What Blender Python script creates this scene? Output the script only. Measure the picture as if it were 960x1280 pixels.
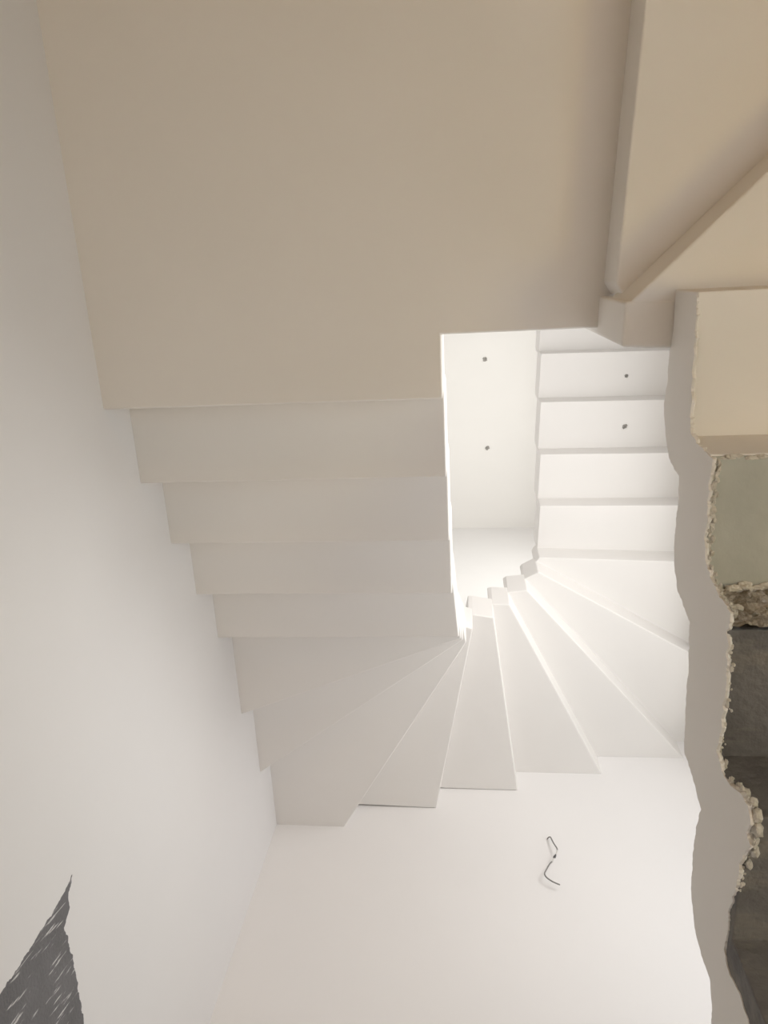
import bpy, bmesh, math, random
from mathutils import Vector, Matrix, noise
from mathutils.geometry import tessellate_polygon
random.seed(7)
for o in list(bpy.data.objects): bpy.data.objects.remove(o)
S = bpy.context.scene; COL = S.collection

# ------------------------------------------------------------------ camera
FPX, CZ = 930.09, 1.5            # focal length in pixels (960 px wide frame), eye height
RW = ((0.99338261, 0.04950198, 0.10363656),      # camera right   in world
      (-0.01530591, 0.95135861, -0.30770525),    # camera down    in world
      (-0.11382755, 0.3040828, 0.94582078))      # camera forward in world
cam = bpy.data.objects.new('camera', bpy.data.cameras.new('camera')); COL.objects.link(cam)
r_, d_, f_ = [Vector(v).normalized() for v in RW]
mw = Matrix.Identity(4)
for i in range(3):
    mw[i][0], mw[i][1], mw[i][2] = r_[i], -d_[i], -f_[i]
mw[2][3] = CZ
cam.matrix_world = mw
cam.data.sensor_fit = 'HORIZONTAL'; cam.data.sensor_width = 36; cam.data.lens = 36 * FPX / 960
cam.data.clip_start = .02
S.camera = cam

# ------------------------------------------------------------------ light
W = bpy.data.worlds.new('world'); S.world = W; W.use_nodes = True
W.node_tree.nodes['Background'].inputs[0].default_value = (1.0, .965, .92, 1)
W.node_tree.nodes['Background'].inputs[1].default_value = .02
def area(name, loc, to, sx, sy, power, color, spread=180):
    l = bpy.data.lights.new(name, 'AREA'); l.shape = 'RECTANGLE'; l.size = sx; l.size_y = sy
    l.energy = power; l.color = color; l.spread = math.radians(spread)
    o = bpy.data.objects.new(name, l); COL.objects.link(o); o.location = loc
    o.rotation_euler = (Vector(to) - Vector(loc)).to_track_quat('-Z', 'Y').to_euler()
    return o
area('daylight_landing_window', (1.75, .35, 4.75), (-1.0, .9, 5.2), 1.6, 1.2, 50, (1, .985, .965))
area('winder_fill', (1.75, 1.5, 3.5), (.2, 1.9, 5.4), 1.8, 1.2, 22.5, (1, 1, 1))  # extra lamp in the landing opening, added to lift the right-hand winders
area('daylight_upper_window', (1.75, 1.1, 7.8), (-1, 1.6, 8.2), 2.0, 1.6, 77, (.99, 1, .97))
area('warm_low_right_fill', (1.9, .22, 1.1), (0, 0, 3.5), .55, .55, 10, (1, .76, .28))  # unseen source low on the right, added to cast soft shadows beside the landing
area('cool_low_fill', (2.4, -.6, 1.4), (-1, .8, 3.4), .9, .9, 11, (.5, .8, 1))  # cool fill added low on the open right side, no window built there
area('warm_back_fill', (.4, -3.6, 1.4), (0, 2.9, 2.4), 3.0, 2.0, 19, (1, .56, .14))  # broad warm fill added behind the camera, stands for no actual fixture
area('floor_bounce_fill', (3.1, -1.2, 2.2), (1.2, -.3, 0), .8, .8, 40, (.92, .925, .98), 40)  # narrow lamp added to hit the floor so its bounce brightens the undersides
S.view_settings.view_transform = 'Standard'; S.view_settings.look = 'None'
S.view_settings.gamma = 1; S.view_settings.use_curve_mapping = False
S.view_settings.exposure = 0.1

# ------------------------------------------------------------------ helpers
def ray(x, y):
    c = ((x - 480) / FPX, (y - 640) / FPX, 1)
    return Vector([sum(RW[k][i] * c[k] for k in range(3)) for i in range(3)])
def on_x(x, y, X): v = ray(x, y); v = v * (X / v.x); return v + Vector((0, 0, CZ))
def on_y(x, y, Y): v = ray(x, y); v = v * (Y / v.y); return v + Vector((0, 0, CZ))
def on_z(x, y, Z): v = ray(x, y); v = v * ((Z - CZ) / v.z); return v + Vector((0, 0, CZ))

def mat(name, base, var=.03, scale=2.2, rough=.85, bump=.08, bscale=60, spots=None):
    m = bpy.data.materials.new(name); m.use_nodes = True
    n, L = m.node_tree.nodes, m.node_tree.links
    b = n['Principled BSDF']; b.inputs['Roughness'].default_value = rough
    b.inputs['Specular IOR Level'].default_value = .25
    tc = n.new('ShaderNodeTexCoord')
    t = n.new('ShaderNodeTexNoise'); t.inputs['Scale'].default_value = scale; t.inputs['Detail'].default_value = 5
    L.new(tc.outputs['Object'], t.inputs['Vector'])
    cr = n.new('ShaderNodeValToRGB')
    cr.color_ramp.elements[0].position = .3; cr.color_ramp.elements[1].position = .7
    cr.color_ramp.elements[0].color = [c * (1 - var) for c in base] + [1]
    cr.color_ramp.elements[1].color = [min(1, c * (1 + var)) for c in base] + [1]
    L.new(t.outputs['Fac'], cr.inputs['Fac'])
    col = cr.outputs['Color']
    if spots:                       # a second tone in irregular patches
        sc, lo, hi, c2, stretch = spots
        mp = n.new('ShaderNodeMapping'); mp.inputs['Scale'].default_value = stretch
        L.new(tc.outputs['Object'], mp.inputs['Vector'])
        t2 = n.new('ShaderNodeTexNoise'); t2.inputs['Scale'].default_value = sc; t2.inputs['Detail'].default_value = 8
        t2.inputs['Roughness'].default_value = .65
        L.new(mp.outputs['Vector'], t2.inputs['Vector'])
        r2 = n.new('ShaderNodeValToRGB'); r2.color_ramp.elements[0].position = lo; r2.color_ramp.elements[1].position = hi
        L.new(t2.outputs['Fac'], r2.inputs['Fac'])
        mx = n.new('ShaderNodeMix'); mx.data_type = 'RGBA'
        L.new(r2.outputs['Color'], mx.inputs['Factor']); L.new(col, mx.inputs['A'])
        mx.inputs['B'].default_value = list(c2) + [1]
        col = mx.outputs['Result']
    L.new(col, b.inputs['Base Color'])
    t3 = n.new('ShaderNodeTexNoise'); t3.inputs['Scale'].default_value = bscale; t3.inputs['Detail'].default_value = 6
    L.new(tc.outputs['Object'], t3.inputs['Vector'])
    bp = n.new('ShaderNodeBump'); bp.inputs['Strength'].default_value = bump; bp.inputs['Distance'].default_value = .02
    L.new(t3.outputs['Fac'], bp.inputs['Height']); L.new(bp.outputs['Normal'], b.inputs['Normal'])
    return m

PLASTER = mat('white_plaster', (.80, .775, .745), .012, 1.3, bump=.03, bscale=14)
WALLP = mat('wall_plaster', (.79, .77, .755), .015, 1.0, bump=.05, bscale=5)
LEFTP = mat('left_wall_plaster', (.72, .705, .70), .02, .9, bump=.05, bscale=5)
RAWP = mat('rough_plaster', (.62, .585, .53), .12, 30, bump=.6, bscale=90)
SKIM = mat('grey_skim_plaster', (.46, .465, .425), .07, 8, bump=.12, bscale=50)
CONC = mat('raw_concrete', (.15, .144, .143), .25, 6, bump=.5, bscale=45,
           spots=(7, .52, .66, (.22, .205, .185), (.45, 1.6, 1)))
BROKEN = mat('broken_mortar', (.40, .36, .31), .4, 22, bump=.9, bscale=70,
             spots=(18, .56, .62, (.50, .47, .43), (1, 1, 1)))
BITUMEN = mat('dark_primer', (.155, .152, .157), .12, 9, rough=.7, bump=.3, bscale=120)
FLOORM = mat('screed', (.62, .56, .49), .06, 3, bump=.2, bscale=30)
CABLE = mat('grey_cable', (.24, .23, .22), .1, 20, rough=.5)
TAPE = mat('dark_tape', (.10, .10, .10), .1, 20, rough=.5)
INSUL = mat('pale_insulation', (.62, .60, .57), .05, 20, rough=.5)
HOLE = mat('dark_hole', (.36, .34, .31), .3, 90, bump=.6, bscale=200)

# white trowel scratches on the primer patch
def add_scratches(m):
    n, L = m.node_tree.nodes, m.node_tree.links
    b = n['Principled BSDF']; src = b.inputs['Base Color'].links[0].from_socket
    tc = n.new('ShaderNodeTexCoord'); mp = n.new('ShaderNodeMapping')
    p, q = on_x(50, 1210, -1.124), on_x(80, 1172, -1.124)
    mp.inputs['Rotation'].default_value = (-math.atan2(q.z - p.z, q.y - p.y), 0, 0)
    m2 = n.new('ShaderNodeMapping'); m2.inputs['Scale'].default_value = (1, 6, 60)
    L.new(tc.outputs['Object'], mp.inputs['Vector']); L.new(mp.outputs['Vector'], m2.inputs['Vector']); mp = m2
    t = n.new('ShaderNodeTexNoise'); t.inputs['Scale'].default_value = 2.0; t.inputs['Detail'].default_value = 3
    L.new(mp.outputs['Vector'], t.inputs['Vector'])
    r = n.new('ShaderNodeValToRGB'); r.color_ramp.elements[0].position = .615; r.color_ramp.elements[1].position = .68
    L.new(t.outputs['Fac'], r.inputs['Fac'])
    mx = n.new('ShaderNodeMix'); mx.data_type = 'RGBA'
    L.new(r.outputs['Color'], mx.inputs['Factor']); L.new(src, mx.inputs['A'])
    mx.inputs['B'].default_value = (.6, .59, .58, 1)
    L.new(mx.outputs['Result'], b.inputs['Base Color'])
add_scratches(BITUMEN)

def obj(name, bm, m, parent=None, smooth=False, bevel=0):
    bmesh.ops.recalc_face_normals(bm, faces=bm.faces)
    if bevel:                              # round the plaster arrises, but not where a step runs into a wall
        def walled(v): return abs(v.co.x - XL) < .003 or abs(v.co.x - XR) < .003 or abs(v.co.y - YF) < .003 or abs(v.co.y - YB) < .003
        es = [e for e in bm.edges if e.calc_face_angle(0) > .6 and not (walled(e.verts[0]) and walled(e.verts[1]))]
        bmesh.ops.bevel(bm, geom=es, offset=bevel, segments=3, profile=.5, affect='EDGES')
    me = bpy.data.meshes.new(name); bm.to_mesh(me); bm.free()
    me.materials.append(m)
    o = bpy.data.objects.new(name, me); COL.objects.link(o)
    if smooth:
        for p in me.polygons: p.use_smooth = True
    if parent:
        o.parent = parent; o.matrix_parent_inverse = Matrix.Translation(-parent.location)
    return o
def tag(o, label, cat=None, group=None, kind=None):
    o['label'] = label
    if cat: o['category'] = cat
    if group: o['group'] = group
    if kind: o['kind'] = kind
    return o
def empty(name, loc, label, cat, group=None):
    o = bpy.data.objects.new(name, None); COL.objects.link(o); o.location = loc; o.empty_display_size = .1
    return tag(o, label, cat, group)
def box(x0, x1, y0, y1, z0, z1, bm=None):
    bm = bm or bmesh.new()
    v = [bm.verts.new((x, y, z)) for x in (x0, x1) for y in (y0, y1) for z in (z0, z1)]
    for q in ((0, 1, 3, 2), (4, 6, 7, 5), (0, 4, 5, 1), (2, 3, 7, 6), (0, 2, 6, 4), (1, 5, 7, 3)):
        bm.faces.new([v[i] for i in q])
    return bm
def prism(pts, z0, z1):
    bm = bmesh.new()
    a = [bm.verts.new((p[0], p[1], z0)) for p in pts]; b = [bm.verts.new((p[0], p[1], z1)) for p in pts]
    bm.faces.new(a); bm.faces.new(b); n = len(pts)
    for i in range(n): bm.faces.new((a[i], a[(i + 1) % n], b[(i + 1) % n], b[i]))
    return bm
def tube(path, rad, seg=8):
    bm = bmesh.new(); rings = []
    for i, p in enumerate(path):
        p = Vector(p); t = (Vector(path[min(i + 1, len(path) - 1)]) - Vector(path[max(i - 1, 0)])).normalized()
        u = t.cross(Vector((.3, .2, .9))).normalized(); w = t.cross(u)
        rr = rad[i] if isinstance(rad, (list, tuple)) else rad
        rings.append([bm.verts.new(p + (u * math.cos(a) + w * math.sin(a)) * rr) for a in [2 * math.pi * k / seg for k in range(seg)]])
    for a, b in zip(rings, rings[1:]):
        for k in range(seg): bm.faces.new((a[k], a[(k + 1) % seg], b[(k + 1) % seg], b[k]))
    bm.faces.new(rings[0]); bm.faces.new(rings[-1])
    return bm
def smooth_path(p, n=6):
    out = []; P = [Vector(q) for q in p]
    for i in range(len(P) - 1):
        a, b, c, d = P[max(i - 1, 0)], P[i], P[i + 1], P[min(i + 2, len(P) - 1)]
        for k in range(n):
            t = k / n
            out.append(.5 * ((2 * b) + (c - a) * t + (2 * a - 5 * b + 4 * c - d) * t * t + (3 * b - a - 3 * c + d) * t ** 3))
    out.append(P[-1]); return out

# ------------------------------------------------------------------ the stairwell
XL, YF, XR = -1.124, 2.972, 1.50         # left wall, far wall, right wall
YB = -1.45                                # back wall behind the landing
R_, TH = .175, .25                        # riser height, plate thickness
ZA = CZ + 2.196                           # soffit of the landing
ZTOP = CZ + 8.547                         # ceiling at the top of the well
def Zk(k): return ZA + R_ * k

tag(obj('floor', box(-1.4, 4.2, -4.2, 3.3, -.15, 0), FLOORM), 'grey screed floor below the stairs', kind='structure')
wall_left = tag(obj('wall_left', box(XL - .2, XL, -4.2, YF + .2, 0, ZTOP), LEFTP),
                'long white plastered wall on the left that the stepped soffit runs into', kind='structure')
tag(obj('wall_far', box(XL, 4.2, YF, YF + .2, 0, ZTOP), WALLP), 'white plastered end wall under the fanned winder steps', kind='structure')
bm = box(XR, XR + .2, YB, -.65, 2.6, ZTOP)
box(XR, XR + .2, 2.6, YF, 2.6, ZTOP, bm)
box(XR, XR + .2, -.65, 2.6, 2.3, 2.8, bm); box(XR, XR + .2, -.65, 2.6, 5.4, 6.9, bm); box(XR, XR + .2, -.65, 2.6, 8.7, ZTOP, bm)
box(XR, XR + .2, -.65, 0, 6.9, 8.7, bm); box(XR, XR + .2, 2.2, 2.6, 6.9, 8.7, bm)
tag(obj('wall_right', bm, WALLP), 'white wall of the stairwell behind the bright upper steps', kind='structure')
bm = box(XL, XR + .2, YB - .2, YB, ZA, ZTOP)
tag(obj('wall_back', bm, WALLP), 'white wall behind the landing', kind='structure')
tag(obj('ceiling', box(XL, XR, YB, YF, ZTOP, ZTOP + .2), PLASTER), 'bright white ceiling at the top of the stairwell, seen through the open well', kind='structure')

# the landing overhead
XI = -.073                                # inner edge of the left flight
Y0, G = .3588, .2873
bm = prism([(XL, YB + .0005), (.48, YB + .0005), (.46, -.56), (.46, .095), (.392, .10), (.392, .173), (XI, .173), (XI, Y0), (XL, Y0)], ZA, ZA + TH)
tag(obj('landing', bm, PLASTER, bevel=.006), 'smooth white underside of the landing overhead', kind='structure')

# ------------------------------------------------------------------ upper staircase
up = empty('upper_staircase', (0, 1.5, ZA), 'white staircase soffit rising from the left flight through fanned winders to the bright flight', 'staircase')
def back_edge(a, b, inside, d=.025):      # move the edge a-b away from 'inside' so the next step keys into the last one
    a, b = Vector(a[:2]), Vector(b[:2]); t = (b - a).normalized(); n = Vector((-t.y, t.x))
    if n.dot(Vector(inside) - a) > 0: n = -n
    return tuple(a + n * d), tuple(b + n * d)
lines = {}                                # k: (outer end, inner end) of the nosing between step k and step k+1
for k in range(5): lines[k] = ((XL, Y0 + G * k), (XI, Y0 + G * k))
lines[4] = ((XL, 1.511), (-.052, 1.502))
lines[5] = ((XL, 2.018), (-.046, 1.60)); lines[6] = ((XL, 2.487), (-.040, 1.70))
lines[7] = ((-.732, YF), (-.025, 1.804)); lines[8] = ((-.218, YF), (.009, 1.815))
lines[9] = ((.261, YF), (.125, 1.835)); lines[10] = ((.779, YF), (.222, 1.839)); lines[11] = ((1.306, YF), (.334, 1.827))
lines[12] = ((XR, 2.42), (.415, 1.783)); lines[13] = ((XR, 1.800), (.437, 1.757))
for k, y in zip(range(14, 21), (1.470, 1.172, .858, .561, .275, -.012, -.30)):
    lines[k] = ((XR, y + .012), (.437 + .0145 * (k - 13), y))
corner = {7: [(XL, YF)], 12: [(XR, YF)]}
for k in range(1, 21):
    (o0, i0), (o1, i1) = lines[k - 1], lines[k]
    mid = [(o1[0] + i1[0]) / 2, (o1[1] + i1[1]) / 2]
    bo, bi = back_edge(o0, i0, mid)
    if k == 1: bo, bi = (XL, Y0 - .02), (XI, Y0 - .02)
    bi = tuple(Vector(bi) + (Vector(bo) - Vector(bi)).normalized() * .004)
    i0 = tuple(i0)
    poly = [(min(max(x, XL + .0005), XR - .0005), min(y, YF - .0005)) for x, y in [bo] + corner.get(k, []) + [o1, i1, i0, bi]]
    obj('step', prism(poly, Zk(k), Zk(k) + TH), PLASTER, up, bevel=.006)

# ------------------------------------------------------------------ lower staircase (descends forward on the right)
lo = empty('lower_staircase', (1, .6, ZA - 1), 'half-plastered lower staircase on the right with raw dark concrete underside', 'staircase')
XS = .4795
def Zl(n): return ZA - R_ * n
o = obj('winder_step', prism([(.378, .051), (.416, -.564), (.462, YB + .001), (XR - .001, YB + .001), (XR - .001, -.95), (.40, .086)], Zl(1), Zl(1) + TH), PLASTER, lo, bevel=.006)
o = obj('winder_step', prism([(.371, .098), (.657, -.172), (XR - .001, -.968), (XR - .001, .10), (.47, .10)], Zl(2), Zl(2) + TH), PLASTER, lo, bevel=.006)
obj('corner_block', prism([(.368, .088), (.48, .088), (.49, .20), (.364, .192)], Zl(2) - .002, ZA + TH), PLASTER, lo, bevel=.008)
edges = [.067, .377, .668, .945, 1.225, 1.51, 1.80, 2.09, 2.38]
for j in range(8):
    n = 3 + j
    a, b = edges[j], edges[j + 1]
    if n == 3: m = PLASTER
    elif n == 4: m = SKIM
    else: m = CONC
    st = obj('step', prism([(XS, a), (XR - .001, a), (XR - .001, b + .025), (XS + .004, b + .025), (XS, b + .001)], Zl(n), Zl(n) + (.18 if n == 4 else .195)), m, lo, bevel=.003)
    if n == 4: obj('riser', box(XS, XR - .001, a - .004, a + .004, Zl(n) + .006, Zl(n) + R_ + .02), PLASTER, lo)['label'] = 'white plastered riser'
    if n == 4: st['label'] = 'grey-green skimmed step underside'
    if n == 5: st['label'] = 'raw dark concrete step underside'

# ragged riser of broken mortar between the skimmed step and the raw concrete one
def rough_sheet(origin, u, v, nu, nv, amp, name, m, parent, thick=.03):
    bm = bmesh.new(); u, v, origin = Vector(u), Vector(v), Vector(origin); nrm = u.cross(v).normalized()
    gr = []
    for i in range(nu + 1):
        row = []
        for j in range(nv + 1):
            p = origin + u * (i / nu) + v * (j / nv)
            h = noise.fractal(p * 22, .8, 2.2, 5) * amp + abs(noise.noise(p * 60)) * amp * .8
            e = min(j / nv, 1 - j / nv)
            p = p + nrm * (h + amp * .5) + v.normalized() * noise.noise(p * 35) * amp * (1 if e < .1 else .5)
            row.append(bm.verts.new(p))
        gr.append(row)
    for i in range(nu):
        for j in range(nv): bm.faces.new((gr[i][j], gr[i + 1][j], gr[i + 1][j + 1], gr[i][j + 1]))
    return obj(name, bm, m, parent)
# faces backward (-Y) and a little down
rs = rough_sheet((XS + .004, .665, Zl(5) - .004), (1.0, 0, 0), (0, .002, R_ + .012), 200, 40, .010, 'broken_riser', BROKEN, lo)
rs['label'] = 'broken mortar riser'

# plaster facing on the well side of the lower flight: ragged along the top and the bottom
top_px = [(846, 372), (838, 440), (836, 452), (836, 470), (833, 488), (830, 510), (831, 530), (833, 552), (836, 572), (842, 586), (849, 594),
          (848, 612), (848.5, 628), (845.5, 648), (843, 676), (842.5, 706), (847, 738), (856, 760), (862, 778), (861, 800), (860, 840),
          (857, 872), (856, 912), (855, 940), (863, 962), (870, 986), (876, 1012), (871, 1032), (867, 1066), (864, 1100), (864, 1124),
          (868, 1160), (876, 1192), (888, 1224), (890, 1258), (889, 1290), (886, 1330), (893, 1370), (905, 1410)]
bot_px = [(871, 366), (868, 420), (865, 480), (864, 540), (872, 556), (886, 568), (890, 576), (887, 600), (884, 640), (880, 672), (881, 700), (889, 726),
          (896, 738), (903, 752), (914, 766), (913, 776), (907, 790), (909, 806), (908, 840), (904, 880), (901, 914), (897, 938),
          (899, 952), (905, 970), (913, 982), (926, 992), (934, 1006), (936, 1024), (932, 1040), (937, 1058), (928, 1072), (923, 1096),
          (914, 1130), (910, 1160), (905, 1190), (911, 1216), (922, 1238), (930, 1262), (938, 1290), (946, 1330), (956, 1370), (966, 1410)]
XF = .477
def resample(px, n, jit):
    pts = [on_x(x, y, XF) for x, y in px]
    L = [0]
    for a, b in zip(pts, pts[1:]): L.append(L[-1] + (b - a).length)
    out = []; i = 0
    for k in range(n):
        s = L[-1] * k / (n - 1)
        while i < len(pts) - 2 and L[i + 1] < s: i += 1
        t = (s - L[i]) / max(1e-6, L[i + 1] - L[i]); p = pts[i].lerp(pts[i + 1], t)
        q = noise.fractal(p * 45, .7, 2.1, 4) * jit
        out.append(Vector((XF, p.y + q * .5, p.z + q)))
    return out
NT = 420
tp = resample(top_px, NT, .006); bt = resample(bot_px, NT, .009)
bm = bmesh.new(); NV = 7; cols = []
for a, b in zip(tp, bt):
    row = []
    for j in range(NV + 1):
        p = a.lerp(b, j / NV)
        p.x = XF + .002 * noise.noise(Vector((0, p.y * 5, p.z * 5)))
        row.append(bm.verts.new(p))
    # the broken lower lip turns in towards the concrete
    row.append(bm.verts.new(b + Vector((.004, .003 * noise.noise(b * 80), -.0015))))
    row.append(bm.verts.new(b + Vector((.009, .004 * noise.noise(b * 60), .004))))
    row.insert(0, bm.verts.new(a + Vector((.014 + .004 * noise.noise(a * 70), 0, .002))))
    cols.append(row)
for a, b in zip(cols, cols[1:]):
    for j in range(len(a) - 1): bm.faces.new((a[j], b[j], b[j + 1], a[j + 1]))
facing = obj('plaster_facing', bm, PLASTER, lo)
facing['label'] = 'smooth plaster facing with ragged edges'

# crumbs and lumps of plaster along the broken lower edge
def lump(c, s, bm, seed):
    t = bmesh.new(); bmesh.ops.create_icosphere(t, subdivisions=2, radius=1)
    vs = {}
    for v in t.verts:
        p = v.co * (1 + .45 * noise.noise(v.co * 1.7 + Vector((seed * 3.1, seed, 0))))
        vs[v.index] = bm.verts.new(Vector(c) + Vector((p.x * s[0], p.y * s[1], p.z * s[2])))
    for f in t.faces: bm.faces.new([vs[v.index] for v in f.verts])
    t.free()
bm = bmesh.new()
for i in range(NT - 20):
    if bt[i].y > .385 and random.random() < .6:
        p = bt[i]; s = random.uniform(.0012, .0045)
        lump((XF + .006 + abs(random.gauss(0, .003)), p.y + random.uniform(-.005, .005), p.z + random.uniform(-.003, .008)), (s, s * random.uniform(.8, 2.2), s), bm, i)
obj('ragged_plaster_edge', bm, RAWP, facing)['kind'] = 'stuff'
for i, (x, y, s) in enumerate([(922, 992, .010), (931, 1005, .011), (936, 1020, .012), (936, 1036, .012), (933, 1050, .010), (934, 1064, .009), (914, 984, .008), (926, 1080, .008)]):
    bm = bmesh.new(); p = on_x(x, y, XF); p.x = XF + .014; lump(p, (s * .8, s * 1.3, s), bm, i + 900)
    obj('plaster_blob', bm, RAWP, facing, smooth=True)
# crumbly lip where the skim coat meets the white step above it, and the white clods below it
bm = bmesh.new()
for i in range(60):
    x = XS + .012 + random.random() * .32; s = random.uniform(.0025, .005)
    lump((x, .378 + random.uniform(-.003, .004), Zl(4) + random.uniform(-.002, .004)), (s * 2, s, s), bm, 300 + i)
for i in range(34):
    s = random.uniform(.003, .006)
    lump((XS + .010 + random.uniform(-.004, .006), .385 + i * .0078, Zl(4) + random.uniform(-.003, .002)), (s, s * 1.5, s), bm, 400 + i)
for i in range(34):
    x = XS + .01 + random.random() * .36; s = random.uniform(.004, .013)
    lump((x, (.664 + random.uniform(-.012, .004)), Zl(4) - random.choice((.004, .01, .06, .09)) * random.uniform(.5, 1.3)), (s * 1.6, s, s * .8), bm, 500 + i)
obj('plaster_crumb', bm, RAWP, lo)['kind'] = 'stuff'

# ------------------------------------------------------------------ dark unplastered patch on the left wall
pp = [(90, 1093), (84, 1108), (76, 1122), (73, 1128), (66, 1140), (58, 1152), (46, 1172), (32, 1194), (16, 1220), (0, 1243), (-30, 1290), (-60, 1340), (-150, 1480),
      (128, 1480), (118, 1400), (111, 1340), (106, 1300), (104, 1268), (99, 1246), (95, 1220), (91, 1200), (86, 1180), (80, 1162), (83, 1148), (87, 1134), (85, 1122), (88, 1108)]
pl = [on_x(x, y, XL) for x, y in pp]; dense = []
for a, b in zip(pl, pl[1:] + pl[:1]):
    t = (b - a).normalized(); ny, nz = -t.z, t.y
    n_ = max(4, int((b - a).length / .004))
    for k in range(n_):
        p = a.lerp(b, k / n_); w = min(1, 5 * min(k / n_, 1 - k / n_))
        q = (noise.fractal(p * 55, .7, 2.1, 5) * .006 + noise.noise(p * 17) * .004) * w
        dense.append((p.y + ny * q, p.z + nz * q))
bm = bmesh.new()
a = [bm.verts.new((XL + .0007, y, z)) for y, z in dense]; b = [bm.verts.new((XL - .003, y, z)) for y, z in dense]
f = bm.faces.new(a)
for i in range(len(a)): bm.faces.new((a[i], a[(i + 1) % len(a)], b[(i + 1) % len(a)], b[i]))
bm.faces.remove(f)
for tri in tessellate_polygon([[Vector((y, z, 0)) for y, z in dense]]):
    try: bm.faces.new([a[q] for q in tri])
    except ValueError: pass
obj('bare_patch', bm, BITUMEN, wall_left)['label'] = 'dark grey bare patch scratched with white trowel marks'

# ------------------------------------------------------------------ cable on the end wall
c0 = on_y(686, 1047, YF)
cab = empty('electrical_cable', c0, 'thin grey electrical cable sticking out of the white end wall below the winder steps', 'cable')
def cp(x, y, d): return on_y(x, y, YF - d)
obj('cable_sheath', tube(smooth_path([cp(684.5, 1049, -.005), cp(685, 1047.5, .012), cp(688, 1046.5, .024), cp(692, 1054, .034), cp(696, 1060, .04), cp(696.5, 1063, .042)]), .0035), CABLE, cab, True)
obj('pale_conductor', tube(smooth_path([cp(696.5, 1063, .042), cp(695.5, 1067, .043), cp(693, 1072, .044), cp(690, 1077, .044)]), .0036), INSUL, cab, True)['label'] = 'pale insulated core'
obj('tape_wrap', tube(smooth_path([cp(695, 1068, .043), cp(693.3, 1071, .044), cp(692, 1073, .044)], 4), [.003, .004, .005, .0065, .007, .0065, .0055, .0045, .0035]), TAPE, cab, True)['label'] = 'dark tape wrap'
obj('cable_tail', tube(smooth_path([cp(690, 1077, .044), cp(687, 1080, .044), cp(683, 1087, .042), cp(680.8, 1092, .04), cp(683, 1096.5, .038), cp(689, 1101, .036), cp(695, 1104, .034), cp(700, 1106, .032)]), .0035), CABLE, cab, True)

# ------------------------------------------------------------------ drilled holes with wire stubs
def hole(p, r, label, stub, seed):
    h = empty('drilled_hole', p, label, 'hole')
    random.seed(seed); bm = bmesh.new(); N = 18                     # chipped rim round a sunk dark plug
    prof = ((1.55, -.0004), (1.3, -.12), (1.0, -.10), (.85, .06))
    rings = []
    jit = [random.uniform(.82, 1.2) for _ in range(N)]
    for q, z in prof:
        rings.append([bm.verts.new(Vector(p) + Vector((math.cos(2 * math.pi * k / N) * r * q * jit[k], math.sin(2 * math.pi * k / N) * r * q * jit[k], z * r))) for k in range(N)])
    for a, b in zip(rings, rings[1:]):
        for k in range(N): bm.faces.new((a[k], a[(k + 1) % N], b[(k + 1) % N], b[k]))
    obj('chipped_rim', bm, PLASTER, h)
    bm = bmesh.new()
    rr = [bm.verts.new(Vector(p) + Vector((math.cos(2 * math.pi * k / N) * r * .98 * jit[k], math.sin(2 * math.pi * k / N) * r * .98 * jit[k], -.06 * r))) for k in range(N)]
    c = bm.verts.new(Vector(p) + Vector((0, 0, -.02 * r)))
    for k in range(N): bm.faces.new((rr[k], rr[(k + 1) % N], c))
    obj('plug', bm, HOLE, h)
    q = Vector(p)
    obj('wire_stub', tube([q + Vector((0, 0, .2 * r)), q + Vector((.1 * r, 0, -.4 * r)), q + Vector((stub[0] * r, stub[1] * r, -.9 * r))], .16 * r), CABLE, h, True)
    return h
hole(on_z(606, 449, ZTOP), .027, 'small dark drilled hole in the ceiling of the open well, near the landing edge', (.6, -.5), 1)
hole(on_z(609, 560, ZTOP), .025, 'small dark drilled hole in the ceiling of the open well, nearer the end wall', (-.5, -.4), 2)
hole(on_z(783, 470, Zk(17)), .013, 'small dark hole under the bright upper step nearest the corner block', (.4, -.9), 3)
hole(on_z(781, 533, Zk(16)), .017, 'small hole with pale rim under the second bright step from the corner block', (-.7, .8), 4)
